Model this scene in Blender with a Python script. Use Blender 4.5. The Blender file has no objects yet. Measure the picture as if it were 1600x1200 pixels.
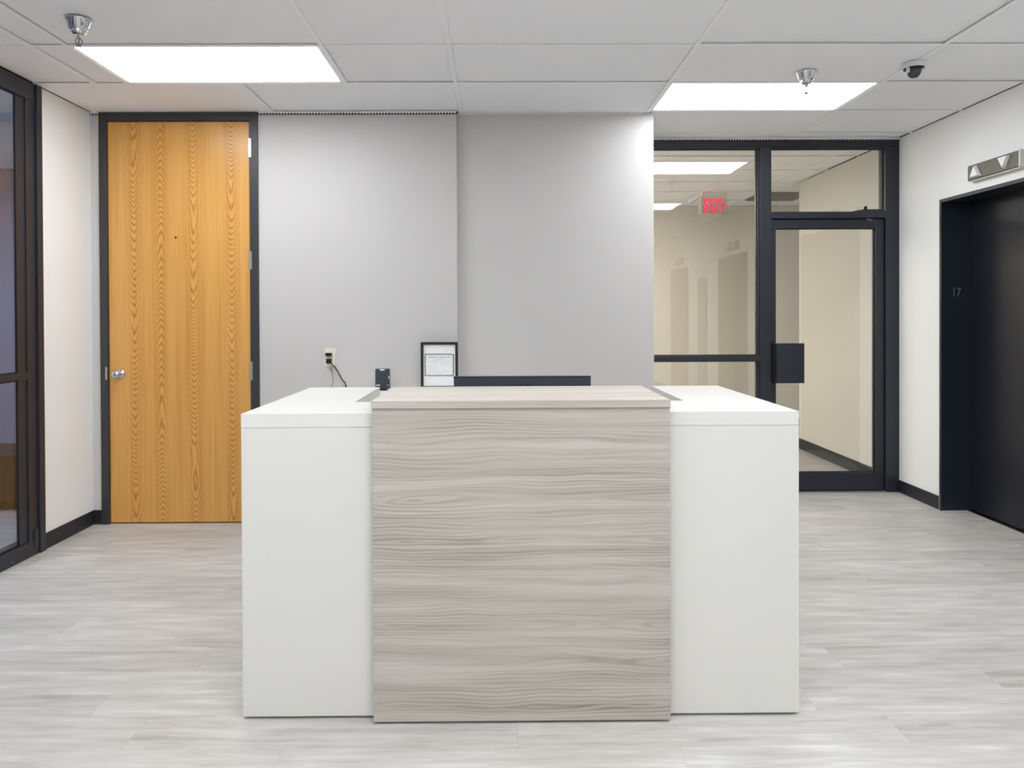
import bpy, bmesh, math, random
from mathutils import Vector, Matrix
random.seed(7)
C = bpy.context.scene.collection
S = bpy.context.scene
PI = math.pi

# ---------------------------------------------------------------- camera, world, exposure
FPX = 1209.16
YAW, PITCH, ROLL, ZC = .0072, .0084, .0041, 1.3273
cam_d = bpy.data.cameras.new('camera'); cam = bpy.data.objects.new('camera', cam_d); C.objects.link(cam)
a = Vector((math.sin(YAW)*math.cos(PITCH), math.cos(YAW)*math.cos(PITCH), -math.sin(PITCH)))
r = Vector((math.cos(YAW), -math.sin(YAW), 0)); u = r.cross(a)
c_, s_ = math.cos(ROLL), math.sin(ROLL)
rr = r*c_ - u*s_; uu = r*s_ + u*c_
m3 = Matrix((rr, uu, -a)).transposed()
cam.matrix_world = Matrix.Translation((0, 0, ZC)) @ m3.to_4x4()
cam_d.sensor_fit = 'HORIZONTAL'; cam_d.sensor_width = 36.0
cam_d.lens = FPX*36.0/1600
cam_d.shift_x = (800-787.27)/1600
cam_d.shift_y = -(600-504.59)/1600
cam_d.clip_start = .02; cam_d.clip_end = 100
S.camera = cam

W = bpy.data.worlds.new('world'); S.world = W; W.use_nodes = True
W.node_tree.nodes['Background'].inputs[0].default_value = (.5, .55, .6, 1)
W.node_tree.nodes['Background'].inputs[1].default_value = .3
S.view_settings.view_transform = 'Standard'; S.view_settings.look = 'None'
S.view_settings.gamma = 1; S.view_settings.use_curve_mapping = False
S.view_settings.exposure = 0.09
LOBBY_L = 11.2        # radiance of the lobby ceiling panels
HALL_L = 22.0         # radiance of the warm corridor panels
OFFICE_L = 11.0

# ---------------------------------------------------------------- dimensions (metres)
H = 2.6465
D1 = 4.992; D1B = 5.06; D2 = 5.815
XL = -2.611; XR = 2.999
XC = -.265; XE = 1.019
YR = -3.2

# ---------------------------------------------------------------- node helpers
def lin(c):
    return tuple(((v/255)/12.92 if v/255 <= .04045 else ((v/255+.055)/1.055)**2.4) for v in c) + (1,)

class NT:
    def __init__(s, name, rough=.5, color=(.8, .8, .8, 1), metal=0, spec=.5):
        s.m = bpy.data.materials.new(name); s.m.use_nodes = True
        s.t = s.m.node_tree; s.b = s.t.nodes['Principled BSDF']
        s.b.inputs['Base Color'].default_value = color
        s.b.inputs['Roughness'].default_value = rough
        s.b.inputs['Metallic'].default_value = metal
        s.b.inputs['Specular IOR Level'].default_value = spec
    def n(s, typ, **k):
        nd = s.t.nodes.new(typ)
        for a_, v in k.items(): setattr(nd, a_, v)
        return nd
    def put(s, sock, v):
        if isinstance(v, bpy.types.NodeSocket): s.t.links.new(v, sock)
        elif v is not None: sock.default_value = v
    def M(s, op, a_, b_=None, c=None):
        nd = s.n('ShaderNodeMath', operation=op)
        for i, v in enumerate((a_, b_, c)): s.put(nd.inputs[i], v)
        return nd.outputs[0]
    def coord(s, kind='Object'):
        return s.n('ShaderNodeTexCoord').outputs[kind]
    def sep(s, v):
        nd = s.n('ShaderNodeSeparateXYZ'); s.put(nd.inputs[0], v); return nd.outputs[0], nd.outputs[1], nd.outputs[2]
    def comb(s, x, y, z):
        nd = s.n('ShaderNodeCombineXYZ')
        for i, v in enumerate((x, y, z)): s.put(nd.inputs[i], v)
        return nd.outputs[0]
    def noise(s, vec, scale=1, detail=3, rough=.55):
        nd = s.n('ShaderNodeTexNoise'); s.put(nd.inputs['Vector'], vec)
        nd.inputs['Scale'].default_value = scale; nd.inputs['Detail'].default_value = detail
        nd.inputs['Roughness'].default_value = rough
        return nd.outputs[0]
    def ramp(s, f, stops):
        nd = s.n('ShaderNodeValToRGB'); s.put(nd.inputs[0], f); e = nd.color_ramp.elements
        while len(e) < len(stops): e.new(.5)
        for el, (p, c) in zip(e, stops): el.position = p; el.color = c
        return nd.outputs[0]
    def mix(s, f, a_, b_, blend='MIX'):
        nd = s.n('ShaderNodeMix', data_type='RGBA', blend_type=blend)
        s.put(nd.inputs[0], f); s.put(nd.inputs[6], a_); s.put(nd.inputs[7], b_)
        return nd.outputs[2]
    def maprange(s, v, a0, a1, b0, b1):
        nd = s.n('ShaderNodeMapRange'); nd.clamp = True
        s.put(nd.inputs[0], v)
        for i, k in enumerate((a0, a1, b0, b1)): nd.inputs[i+1].default_value = k
        return nd.outputs[0]
    def bump(s, h, strength=.1, dist=.001):
        nd = s.n('ShaderNodeBump'); s.put(nd.inputs['Height'], h)
        nd.inputs['Strength'].default_value = strength; nd.inputs['Distance'].default_value = dist
        s.t.links.new(nd.outputs[0], s.b.inputs['Normal'])
    def base(s, v): s.put(s.b.inputs['Base Color'], v)

def paint(name, rgb, rough=.6, spec=.4, var=.03, bump=.15, scale=60, metal=0):
    k = NT(name, rough, lin(rgb), metal, spec); co = k.coord()
    f = k.noise(co, 1.3, 2)
    c = lin(rgb); lo = tuple(v*(1-var) for v in c[:3])+(1,); hi = tuple(min(1, v*(1+var)) for v in c[:3])+(1,)
    k.base(k.ramp(f, [(.35, lo), (.65, hi)]))
    if bump: k.bump(k.noise(co, scale, 3), bump, .001)
    return k.m

M = {}
M['wall_white'] = paint('wall_white', (241, 241, 240), .75, .3, .01, .2, 140)
M['wall_grey'] = paint('wall_grey', (205, 202, 200), .7, .3, .01, .2, 140)
M['wall_beige'] = paint('wall_beige', (205, 202, 194), .75, .3, .015, .15, 120)
M['wall_hall_end_lit'] = paint('wall_hall_end_lit', (226, 220, 207), .75, .3, .015, .15, 120)  # beige lightened in colour to make up for weak light on this wall
M['wall_office'] = paint('wall_office', (140, 155, 184), .7, .3, .03, .1, 60)
M['frame'] = paint('dark_bronze_aluminium', (36, 40, 49), .38, .5, .06, .05, 200)
M['frame_door'] = paint('painted_door_frame', (53, 54, 58), .38, .5, .04, .05, 200)
M['baseboard'] = paint('baseboard_vinyl', (36, 39, 45), .45, .4, .06, .1, 80)
M['elevator'] = paint('dark_elevator_metal', (29, 31, 39), .36, .3, .08, .04, 300)
M['elevator_jamb'] = paint('elevator_jamb_metal', (28, 36, 46), .4, .4, .06, .04, 300)
M['laminate_white'] = paint('white_laminate', (220, 218, 213), .4, .4, .005, .03, 300)
M['edge_white'] = paint('white_edge_band', (224, 222, 217), .45, .35, .005, .03, 300)
M['grid'] = paint('white_grid_metal', (250, 250, 251), .5, .4, .01, 0)
M['gasket'] = paint('dark_gasket', (18, 20, 24), .6, .3, .05, 0)
M['plenum'] = paint('plenum_dark', (40, 41, 44), .9, .1, .1, 0)
M['steel'] = paint('satin_steel', (190, 190, 188), .35, .5, .04, .05, 300, 1)
M['steel_dark'] = paint('dark_steel', (128, 128, 130), .3, .5, .04, .05, 300, 1)
M['chrome'] = paint('chrome', (205, 205, 208), .1, .5, .02, 0, 60, 1)
M['lantern'] = paint('brushed_lantern_metal', (112, 110, 105), .42, .5, .05, .05, 300, .7)
M['lens'] = paint('frosted_lens', (238, 238, 236), .35, .5, .01, 0)
M['black_plastic'] = paint('black_plastic', (52, 58, 68), .4, .5, .06, .08, 400)
M['black_rubber'] = paint('black_rubber', (22, 22, 24), .5, .4, .05, 0)
M['black_frame'] = paint('black_frame', (22, 25, 25), .4, .5, .05, 0)
M['dome'] = paint('smoked_dome', (52, 54, 62), .08, .6, .03, 0)
M['white_plastic'] = paint('white_plastic', (225, 226, 228), .4, .5, .01, 0)
M['ivory'] = paint('ivory_plastic', (234, 230, 208), .35, .5, .01, 0)
M['print_grey'] = paint('grey_print', (118, 120, 123), .7, .2, .05, 0)
M['print_pale'] = paint('pale_print', (205, 206, 208), .7, .2, .05, 0)
M['paper'] = paint('paper', (243, 243, 243), .6, .3, .005, 0)
M['digit'] = paint('grey_digit', (105, 110, 116), .4, .5, .03, 0)
M['logo'] = paint('black_logo', (14, 16, 20), .35, .5, .03, 0)
M['cabinet_dark'] = paint('dark_cabinet', (42, 38, 36), .5, .4, .1, 0)
M['hall_panel'] = paint('hall_panel_grey', (120, 118, 112), .5, .4, .04, 0)

def emit(name, rgb, strength):
    k = NT(name, .5, (.8, .8, .8, 1)); k.b.inputs['Emission Color'].default_value = lin(rgb)
    k.b.inputs['Emission Strength'].default_value = strength
    # a faint prismatic lens pattern in the surface relief
    x, y, z = k.sep(k.coord())
    k.bump(k.M('MULTIPLY', k.M('SINE', k.M('MULTIPLY', x, 400)), k.M('SINE', k.M('MULTIPLY', y, 400))), .1, .0005)
    return k.m
M['light'] = emit('light_diffuser', (247, 251, 255), LOBBY_L)
M['light_hall'] = emit('light_diffuser_warm', (255, 248, 238), HALL_L)
M['light_office'] = emit('light_diffuser_cool', (214, 228, 255), OFFICE_L)
M['exit_red'] = emit('exit_letters', (255, 20, 80), .95)
M['exit_red'].node_tree.nodes['Principled BSDF'].inputs['Base Color'].default_value = (.4, .005, .03, 1)

def glass(name, tint, f0=.042):
    m = bpy.data.materials.new(name); m.use_nodes = True; t = m.node_tree; t.nodes.clear()
    o = t.nodes.new('ShaderNodeOutputMaterial'); mx = t.nodes.new('ShaderNodeMixShader')
    tr = t.nodes.new('ShaderNodeBsdfTransparent'); gl = t.nodes.new('ShaderNodeBsdfGlossy')
    tr.inputs[0].default_value = tint; gl.inputs['Roughness'].default_value = .0
    gl.inputs[0].default_value = (1, 1, 1, 1)
    lw = t.nodes.new('ShaderNodeLayerWeight'); lw.inputs[0].default_value = .5
    p = t.nodes.new('ShaderNodeMath'); p.operation = 'POWER'; p.inputs[1].default_value = 5
    q = t.nodes.new('ShaderNodeMath'); q.operation = 'MULTIPLY_ADD'; q.inputs[1].default_value = 1-f0; q.inputs[2].default_value = f0
    L = t.links.new
    L(lw.outputs['Facing'], p.inputs[0]); L(p.outputs[0], q.inputs[0]); L(q.outputs[0], mx.inputs[0])
    L(tr.outputs[0], mx.inputs[1]); L(gl.outputs[0], mx.inputs[2]); L(mx.outputs[0], o.inputs[0])
    return m
M['glass'] = glass('storefront_glass', (.96, .965, .955, 1), .055)
M['acrylic'] = glass('sign_acrylic', (.9, .88, .8, 1), .05)

# ceiling tile: pale perforated panel with fine rows of dots
def tile_material():
    k = NT('perforated_ceiling_tile', .8, lin((222, 223, 226)), 0, .2); co = k.coord('Object')
    x, y, z = k.sep(co); P = .0165
    fx = k.M('ABSOLUTE', k.M('SUBTRACT', k.M('FRACT', k.M('DIVIDE', x, P)), .5))
    fy = k.M('ABSOLUTE', k.M('SUBTRACT', k.M('FRACT', k.M('DIVIDE', y, P)), .5))
    d = k.M('SQRT', k.M('ADD', k.M('MULTIPLY', fx, fx), k.M('MULTIPLY', fy, fy)))
    dot = k.maprange(d, .2, .3, 1, 0)
    edge = k.maprange(fx, .3, .5, 0, .25)
    f = k.M('ADD', k.M('MULTIPLY', dot, .5), edge)
    big = k.noise(co, 2.0, 2)
    base = k.ramp(big, [(.3, lin((247, 247, 250))), (.7, lin((250, 250, 252)))])
    k.base(k.mix(k.M('MULTIPLY', f, .28), base, lin((176, 177, 181))))
    k.bump(f, .15, -.0015)
    return k.m
M['tile'] = tile_material()

# straight and cathedral wood figure: distance to a few long pith lines that wander in depth
def figure(k, across, along, centres, slope, amp, period, warp=.004, seed=0.0):
    """returns ring phase 0..1; centres = positions on the across axis"""
    idx = None; dmin = None
    for i, c in enumerate(centres):
        d = k.M('ABSOLUTE', k.M('SUBTRACT', across, c))
        dmin = d if dmin is None else k.M('MINIMUM', dmin, d)
    for i in range(len(centres)-1):
        mid = (centres[i]+centres[i+1])/2
        g = k.M('GREATER_THAN', across, mid)
        idx = g if idx is None else k.M('ADD', idx, g)
    hv = k.comb(k.M('MULTIPLY', along, slope), k.M('MULTIPLY', idx, 5.7), seed)
    h = k.M('MULTIPLY', k.M('SUBTRACT', k.noise(hv, 1, 1.5, .5), .5), amp)
    wv = k.comb(k.M('MULTIPLY', across, 14), k.M('MULTIPLY', along, 2.2), seed+3)
    w = k.M('MULTIPLY', k.M('SUBTRACT', k.noise(wv, 1, 3, .55), .5), warp*8)
    r_ = k.M('SQRT', k.M('ADD', k.M('MULTIPLY', dmin, dmin), k.M('MULTIPLY', h, h)))
    r_ = k.M('ADD', r_, w)
    ph = k.M('SINE', k.M('MULTIPLY', r_, 2*PI/period))
    return k.M('MULTIPLY_ADD', ph, .5, .5), dmin

def oak():
    k = NT('oak_veneer', .3, (1, 1, 1, 1), 0, .55); co = k.coord(); x, y, z = k.sep(co)
    o = 2.05; cs = [-2.343+o, -2.169+o, -1.96+o, -1.716+o]
    idx = None; dm = None
    wob = k.M('MULTIPLY', k.M('SUBTRACT', k.noise(k.comb(0, 7, k.M('MULTIPLY', z, 2.2)), 1, 2), .5), .03)
    xw = k.M('ADD', x, wob)
    for c in cs:
        d_ = k.M('SUBTRACT', xw, c); ab = k.M('ABSOLUTE', d_); dm = ab if dm is None else k.M('MINIMUM', dm, ab)
    for i in range(3):
        g = k.M('GREATER_THAN', xw, (cs[i]+cs[i+1])/2); idx = g if idx is None else k.M('ADD', idx, g)
    sign = k.M('SUBTRACT', 1, k.M('MULTIPLY', 2, k.M('COMPARE', idx, 1, .1)))
    zn = k.noise(k.comb(k.M('MULTIPLY', idx, 6.3), 2, k.M('MULTIPLY', z, 1.25)), 1, 1.2)
    zz = k.M('MULTIPLY', sign, k.M('ADD', z, k.M('MULTIPLY', zn, 1.0)))
    q = k.M('DIVIDE', k.M('MULTIPLY', dm, dm), .016)
    lw = k.M('MULTIPLY', k.M('SUBTRACT', k.noise(k.comb(k.M('MULTIPLY', x, 34), 4, k.M('MULTIPLY', z, 5)), 1, 3), .5), .05)
    ph = k.M('ADD', k.M('SUBTRACT', zz, q), lw)
    ring = k.M('MULTIPLY_ADD', k.M('SINE', k.M('MULTIPLY', ph, 2*PI/.047)), .5, .5)
    sharp = k.M('POWER', ring, 2.4)
    near = k.maprange(dm, .03, .062, 1, .12)
    fib = k.noise(k.comb(k.M('MULTIPLY', x, 260), 0, k.M('MULTIPLY', z, 3)), 1, 3)
    mid = k.noise(k.comb(k.M('MULTIPLY', x, 95), 1, k.M('MULTIPLY', z, 1.2)), 1, 2)
    broad = k.noise(k.comb(k.M('MULTIPLY', x, 16), 5, k.M('MULTIPLY', z, .5)), 1, 2)
    f = k.M('MULTIPLY', sharp, k.M('MULTIPLY', near, .64))
    f = k.M('ADD', f, k.M('MULTIPLY', k.M('SUBTRACT', fib, .5), .45))
    f = k.M('ADD', f, k.M('MULTIPLY', k.M('SUBTRACT', mid, .5), .75))
    f = k.M('ADD', f, k.M('MULTIPLY', k.M('SUBTRACT', broad, .5), .7))
    f = k.M('ADD', f, .12)
    k.base(k.ramp(f, [(0, lin((226, 172, 96))), (.35, lin((213, 154, 77))), (.7, lin((193, 132, 60))), (1, lin((168, 108, 46)))]))
    k.bump(fib, .06, .0005)
    return k.m
M['oak'] = oak()

def grey_laminate(flat=False):
    k = NT('grey_wood_laminate' + ('_top_lit' if flat else ''), .42, (1, 1, 1, 1), 0, .45); co = k.coord(); x, y, z = k.sep(co)
    ac = y if flat else z
    wv = k.noise(k.comb(k.M('MULTIPLY', x, 1.7), 6, k.M('MULTIPLY', ac, 7)), 1, 2)
    ac = k.M('ADD', ac, k.M('MULTIPLY', k.M('SUBTRACT', wv, .5), .055))
    ring, dm = figure(k, ac, x, [.06, .205, .325, .47, .60, .735, .91], .9, .22, .011, .0032, 2.0)
    band = k.noise(k.comb(k.M('MULTIPLY', x, .7), 3, k.M('MULTIPLY', ac, 26)), 1, 4, .6)
    fine = k.noise(k.comb(k.M('MULTIPLY', x, 2.2), 9, k.M('MULTIPLY', ac, 260)), 1, 3, .6)
    mask = k.maprange(k.noise(k.comb(k.M('MULTIPLY', x, 1.4), 1, k.M('MULTIPLY', ac, 6)), 1, 2), .42, .66, .04, .42)
    f = k.M('MULTIPLY', k.M('POWER', ring, 1.6), mask)
    f = k.M('ADD', f, k.M('MULTIPLY', k.M('SUBTRACT', band, .5), 1.7))
    f = k.M('ADD', f, k.M('MULTIPLY', k.M('SUBTRACT', fine, .5), .7))
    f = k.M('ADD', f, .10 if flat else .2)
    g = 1.12 if flat else .9  # top copy lightened: glare of the lights is put into its colour
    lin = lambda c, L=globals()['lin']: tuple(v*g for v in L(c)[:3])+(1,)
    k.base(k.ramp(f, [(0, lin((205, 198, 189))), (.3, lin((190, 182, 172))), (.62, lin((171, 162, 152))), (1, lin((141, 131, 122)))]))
    k.bump(fine, .05, .0004)
    return k.m
M['lam_wood'] = grey_laminate(); M['lam_wood_top_lit'] = grey_laminate(True)

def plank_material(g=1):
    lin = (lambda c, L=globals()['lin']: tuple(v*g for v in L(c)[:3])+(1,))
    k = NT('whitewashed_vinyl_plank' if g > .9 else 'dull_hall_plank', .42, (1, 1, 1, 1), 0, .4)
    rnd = k.n('ShaderNodeObjectInfo').outputs['Random']
    co = k.coord('Object'); x, y, z = k.sep(co)
    ox = k.M('ADD', x, k.M('MULTIPLY', rnd, 37.0)); oy = k.M('ADD', y, k.M('MULTIPLY', rnd, 91.0))
    a1 = k.noise(k.comb(k.M('MULTIPLY', ox, 3.0), k.M('MULTIPLY', oy, 24), 0), 1, 5, .6)
    a2 = k.noise(k.comb(k.M('MULTIPLY', ox, 5), k.M('MULTIPLY', oy, 120), 4), 1, 3, .6)
    a3 = k.noise(k.comb(k.M('MULTIPLY', ox, 3.0), k.M('MULTIPLY', oy, 9), 8), 1, 4, .6)
    f = k.M('ADD', k.M('MULTIPLY', a1, .55), k.M('MULTIPLY', a2, .2))
    f = k.M('ADD', f, k.M('MULTIPLY', a3, .25))
    f = k.M('ADD', f, k.M('MULTIPLY', k.M('SUBTRACT', rnd, .5), .11))
    c = k.ramp(f, [(.33, lin((172, 167, 161))), (.44, lin((195, 191, 186))), (.54, lin((206, 203, 198))), (.67, lin((230, 228, 222)))])
    # small dark knots and scuffs
    v = k.noise(k.comb(k.M('MULTIPLY', ox, 9), k.M('MULTIPLY', oy, 45), 2), 1, 2)
    kn = k.maprange(v, .76, .82, 0, .35)
    k.base(k.mix(kn, c, lin((150, 142, 134))))
    k.bump(a2, .08, .0006)
    return k.m
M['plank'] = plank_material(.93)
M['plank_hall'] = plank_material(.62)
M['floor_base'] = paint('floor_joint', (176, 172, 166), .8, .2, .05, 0)

# ---------------------------------------------------------------- mesh helpers
def box(bm, x0, x1, y0, y1, z0, z1, bev=0, mi=0):
    res = bmesh.ops.create_cube(bm, size=1)
    vs = res['verts']
    for v in vs:
        v.co = Vector(((x0+x1)/2+v.co.x*(x1-x0), (y0+y1)/2+v.co.y*(y1-y0), (z0+z1)/2+v.co.z*(z1-z0)))
    if bev:
        es = list({e for v in vs for e in v.link_edges})
        bmesh.ops.bevel(bm, geom=es, offset=bev, segments=2, affect='EDGES', profile=.5)
    return bm
def B(*a_, **k):
    return box(bmesh.new(), *a_, **k)
def lathe(prof, seg=32, axis='Z', centre=(0, 0, 0)):
    bm = bmesh.new(); rings = []
    for (rad, h) in prof:
        ring = []
        for i in range(seg):
            t = 2*PI*i/seg; p = (rad*math.cos(t), rad*math.sin(t), h)
            if axis == 'Y': p = (p[0], p[2], p[1])
            ring.append(bm.verts.new(Vector(p)+Vector(centre)))
        rings.append(ring)
    for a_, b_ in zip(rings, rings[1:]):
        for i in range(seg):
            bm.faces.new((a_[i], a_[(i+1) % seg], b_[(i+1) % seg], b_[i]))
    bm.faces.new(rings[0][::-1]); bm.faces.new(rings[-1])
    bmesh.ops.recalc_face_normals(bm, faces=bm.faces)
    return bm
def tube(pts, rad, seg=10, closed=False, bm=None):
    bm = bm or bmesh.new(); pts = [Vector(p) for p in pts]; rings = []; n = len(pts)
    for i, p in enumerate(pts):
        if closed: t = pts[(i+1) % n]-pts[i-1]
        else: t = pts[min(i+1, n-1)]-pts[max(i-1, 0)]
        t.normalize(); up = Vector((0, 0, 1)) if abs(t.z) < .9 else Vector((0, 1, 0))
        s1 = t.cross(up).normalized(); s2 = t.cross(s1)
        rings.append([bm.verts.new(p+(s1*math.cos(2*PI*j/seg)+s2*math.sin(2*PI*j/seg))*rad) for j in range(seg)])
    prs = list(zip(rings, rings[1:])) + ([(rings[-1], rings[0])] if closed else [])
    for a_, b_ in prs:
        for j in range(seg): bm.faces.new((a_[j], a_[(j+1) % seg], b_[(j+1) % seg], b_[j]))
    if not closed: bm.faces.new(rings[0][::-1]); bm.faces.new(rings[-1])
    bmesh.ops.recalc_face_normals(bm, faces=bm.faces)
    return bm
def spline(pts, n=8):
    P = [Vector(p) for p in pts]; out = []
    for i in range(len(P)-1):
        p0 = P[max(i-1, 0)]; p1 = P[i]; p2 = P[i+1]; p3 = P[min(i+2, len(P)-1)]
        for j in range(n):
            t = j/n
            out.append(.5*((2*p1)+(p2-p0)*t+(2*p0-5*p1+4*p2-p3)*t*t+(3*p1-p0-3*p2+p3)*t**3))
    return out+[P[-1]]
def prism(poly, axis, a0, a1):
    """extrude 2-D polygon; axis='Y': poly in (x,z); 'X': (y,z); 'Z': (x,y)"""
    bm = bmesh.new()
    def pt(p, h): return {'Y': (p[0], h, p[1]), 'X': (h, p[0], p[1]), 'Z': (p[0], p[1], h)}[axis]
    A = [bm.verts.new(pt(p, a0)) for p in poly]; Bv = [bm.verts.new(pt(p, a1)) for p in poly]
    bm.faces.new(A); bm.faces.new(Bv[::-1])
    for i in range(len(poly)):
        j = (i+1) % len(poly); bm.faces.new((A[i], Bv[i], Bv[j], A[j]))
    bmesh.ops.recalc_face_normals(bm, faces=bm.faces)
    return bm
def setp(o, label=None, cat=None, group=None, kind=None):
    if label: o['label'] = label
    if cat: o['category'] = cat
    if group: o['group'] = group
    if kind: o['kind'] = kind
    return o
def wloc(p):
    v = Vector((0, 0, 0))
    while p: v += p.location; p = p.parent
    return v
def obj(name, bm, mat, parent=None, origin=None, smooth=False, label=None, kind=None):
    """bm is in world coordinates; the origin moves to `origin` (or the parent's)"""
    base = wloc(parent) if parent else Vector((0, 0, 0))
    og = Vector(origin) if origin is not None else base
    bmesh.ops.translate(bm, verts=bm.verts, vec=-og)
    me = bpy.data.meshes.new(name); bm.to_mesh(me); bm.free()
    if smooth:
        for p in me.polygons: p.use_smooth = True
    me.materials.append(M[mat] if isinstance(mat, str) else mat)
    o = bpy.data.objects.new(name, me); C.objects.link(o); o.parent = parent; o.location = og-base
    return setp(o, label, kind=kind)
def thing(name, label, cat, loc, group=None, kind=None):
    o = bpy.data.objects.new(name, None); C.objects.link(o); o.location = loc
    o.empty_display_size = .1
    return setp(o, label, cat, group, kind)
def smooth_angle(o, ang=.6):
    me = o.data
    for p in me.polygons: p.use_smooth = True
    bm = bmesh.new(); bm.from_mesh(me)
    for e in bm.edges:
        if len(e.link_faces) == 2 and e.calc_face_angle() > ang: e.smooth = False
    bm.to_mesh(me); bm.free()
def text_bm(s, size, width=None, ext=.0006, bold=0):
    cu = bpy.data.curves.new('lettering', 'FONT'); cu.body = s; cu.size = size; cu.extrude = ext
    cu.align_x = 'CENTER'; cu.align_y = 'CENTER'; cu.offset = bold; cu.resolution_u = 3
    o = bpy.data.objects.new('lettering', cu); C.objects.link(o)
    bpy.context.view_layer.update()
    me = bpy.data.meshes.new_from_object(o.evaluated_get(bpy.context.evaluated_depsgraph_get()))
    bm = bmesh.new(); bm.from_mesh(me)
    bpy.data.objects.remove(o); bpy.data.meshes.remove(me); bpy.data.curves.remove(cu)
    xs = [v.co.x for v in bm.verts]; ys = [v.co.y for v in bm.verts]
    w = max(xs)-min(xs); cx = (max(xs)+min(xs))/2; cy = (max(ys)+min(ys))/2; sx = width/w if width else 1
    for v in bm.verts: v.co = Vector(((v.co.x-cx)*sx, v.co.z, v.co.y-cy))   # now upright in XZ, facing -Y
    return bm
def shift(bm, x, y, z):
    bmesh.ops.translate(bm, verts=bm.verts, vec=(x, y, z)); return bm

# ================================================================ ROOM SHELL
# ---- floor
fl = thing('floor', 'pale grey whitewashed vinyl plank floor', 'floor', (0, 0, 0), kind='structure')
obj('floor_slab', B(-7.2, 5.6, YR-.2, 10.0, -.12, -.0042), 'floor_base', fl)
PW, PL = .1778, 1.2192
mesh_cache = {}
def plank(x0, x1, y0, w=PW):
    L = round(x1-x0, 3)
    if L < .05: return
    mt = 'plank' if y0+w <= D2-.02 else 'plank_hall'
    key = (L, mt)
    if key not in mesh_cache:
        bm = B(-L/2+.0001, L/2-.0001, -w/2+.0001, w/2-.0001, -.004, 0)
        es = [e for e in bm.edges if all(v.co.z > -.001 for v in e.verts)]
        bmesh.ops.bevel(bm, geom=es, offset=.0003, segments=1, affect='EDGES')
        me = bpy.data.meshes.new('plank'); bm.to_mesh(me); bm.free(); me.materials.append(M[mt]); mesh_cache[key] = me
    o = bpy.data.objects.new('plank', mesh_cache[key]); C.objects.link(o); o.parent = fl
    o.location = ((x0+x1)/2, y0+w/2, 0)
YF = 2.906-5*PW
row = 0; y = YF
while y < 9.35:
    off = (row*.4137 + .31*((row*7) % 3)) % PL
    if y+PW <= D2-.02: xa, xb = XL, XR
    else: xa, xb = .9, (XR if y < 7.5 else 4.6)
    x = xa-PL+off
    cuts = []
    while x < xb:
        s0, s1 = max(x, xa), min(x+PL, xb)
        cuts.append([s0, s1]); x += PL
    cuts = [c for c in cuts if c[1]-c[0] > .05]
    cuts[0][0] = xa; cuts[-1][1] = xb
    for s0, s1 in cuts: plank(s0, s1, y)
    y += PW; row += 1
YTOP = y
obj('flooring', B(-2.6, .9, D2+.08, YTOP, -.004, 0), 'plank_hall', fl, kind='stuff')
fld = B(XL, XR, YR, YF, -.004, 0); box(fld, -2.6, .9, D1+.2, D2+.08, -.004, 0); box(fld, -7, XL-.06, YR, 7, -.004, 0)
obj('flooring', fld, 'plank', fl, kind='stuff')

# ---- walls
def struct(name, bm, mat, label, cat='wall'):
    o = obj(name, bm, mat, None); return setp(o, label, cat, kind='structure')
ZT = H-.001
# door wall: thick piece with a hole for the oak door
DX0, DX1, DZ = -2.507, -1.592, 2.589          # leaf edges
FX0, FX1 = -2.553, -1.537                      # frame outer edges
bm = B(XL-.06, FX0+.01, D1, D1+.14, 0, ZT)
box(bm, FX1-.01, XC, D1, D1+.14, 0, ZT)
struct('wall_back', bm, 'wall_grey', 'light grey wall with the oak door at its left end')
struct('wall_recess', B(XC-.02, XE, D1B, D1B+.12, 0, ZT), 'wall_grey', 'light grey wall section set slightly back, behind the desk right of centre')
bm = B(XE-.12, XE-.0005, D1B+.12, D2+.05, 0, ZT)
struct('wall_return', bm, 'wall_grey', 'short return wall joining the recessed wall to the glass front')
bm = B(XL-.12, XL, 4.437, D1+.1, 0, ZT); box(bm, XL-.12, XL, YR, .9, 0, ZT)
struct('wall_left', bm, 'wall_white', 'white wall strip between the left glass front and the oak door')
# right wall with three elevator openings
EV = [(4.0, 5.222), (1.12, 2.34), (-1.76, -.54)]
EZ = 2.101
bm = bmesh.new(); y1 = D2+.0
prev = D2+.06
for (e0, e1) in EV:
    box(bm, XR, XR+.3, e1, prev, 0, ZT); box(bm, XR, XR+.3, e0, e1, EZ, ZT); prev = e0
box(bm, XR, XR+.3, YR, prev, 0, ZT)
struct('wall_right', bm, 'wall_white', 'white wall on the right with the dark elevator openings')
struct('wall_rear', B(XL-.1, XR+.1, YR-.12, YR, 0, ZT), 'wall_white', 'white wall closing the lobby behind the viewpoint')
bm = B(XR, XR+.15, D2+.061, 7.69, 0, ZT); box(bm, XR+.15, 4.7, 7.57, 7.69, 0, ZT)
struct('wall_corridor_right', bm, 'wall_beige', 'beige corridor wall seen through the glass door')
struct('wall_corridor_end', B(-2.6, 4.8, 9.32, 9.44, 0, ZT), 'wall_hall_end_lit', 'beige wall at the far end of the corridor')
struct('wall_corridor_side', B(4.6, 4.7, 7.69, 9.32, 0, ZT), 'wall_beige', 'beige wall closing the side corridor')
struct('wall_corridor_left', B(-2.6, -2.5, D1+.14, 9.32, 0, ZT), 'wall_beige', 'beige wall at the left end of the corridor')
bm = B(-6.6, -6.5, YR, 7.0, 0, ZT); box(bm, -6.5, XL-.12, 6.9, 7.0, 0, ZT); box(bm, -6.5, XL-.12, YR-.1, YR, 0, ZT)
box(bm, XL-.12, XL-.07, D1+.1, 6.9, 0, ZT)
struct('wall_office', bm, 'wall_office', 'blue grey office wall behind the left glass front')

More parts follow.
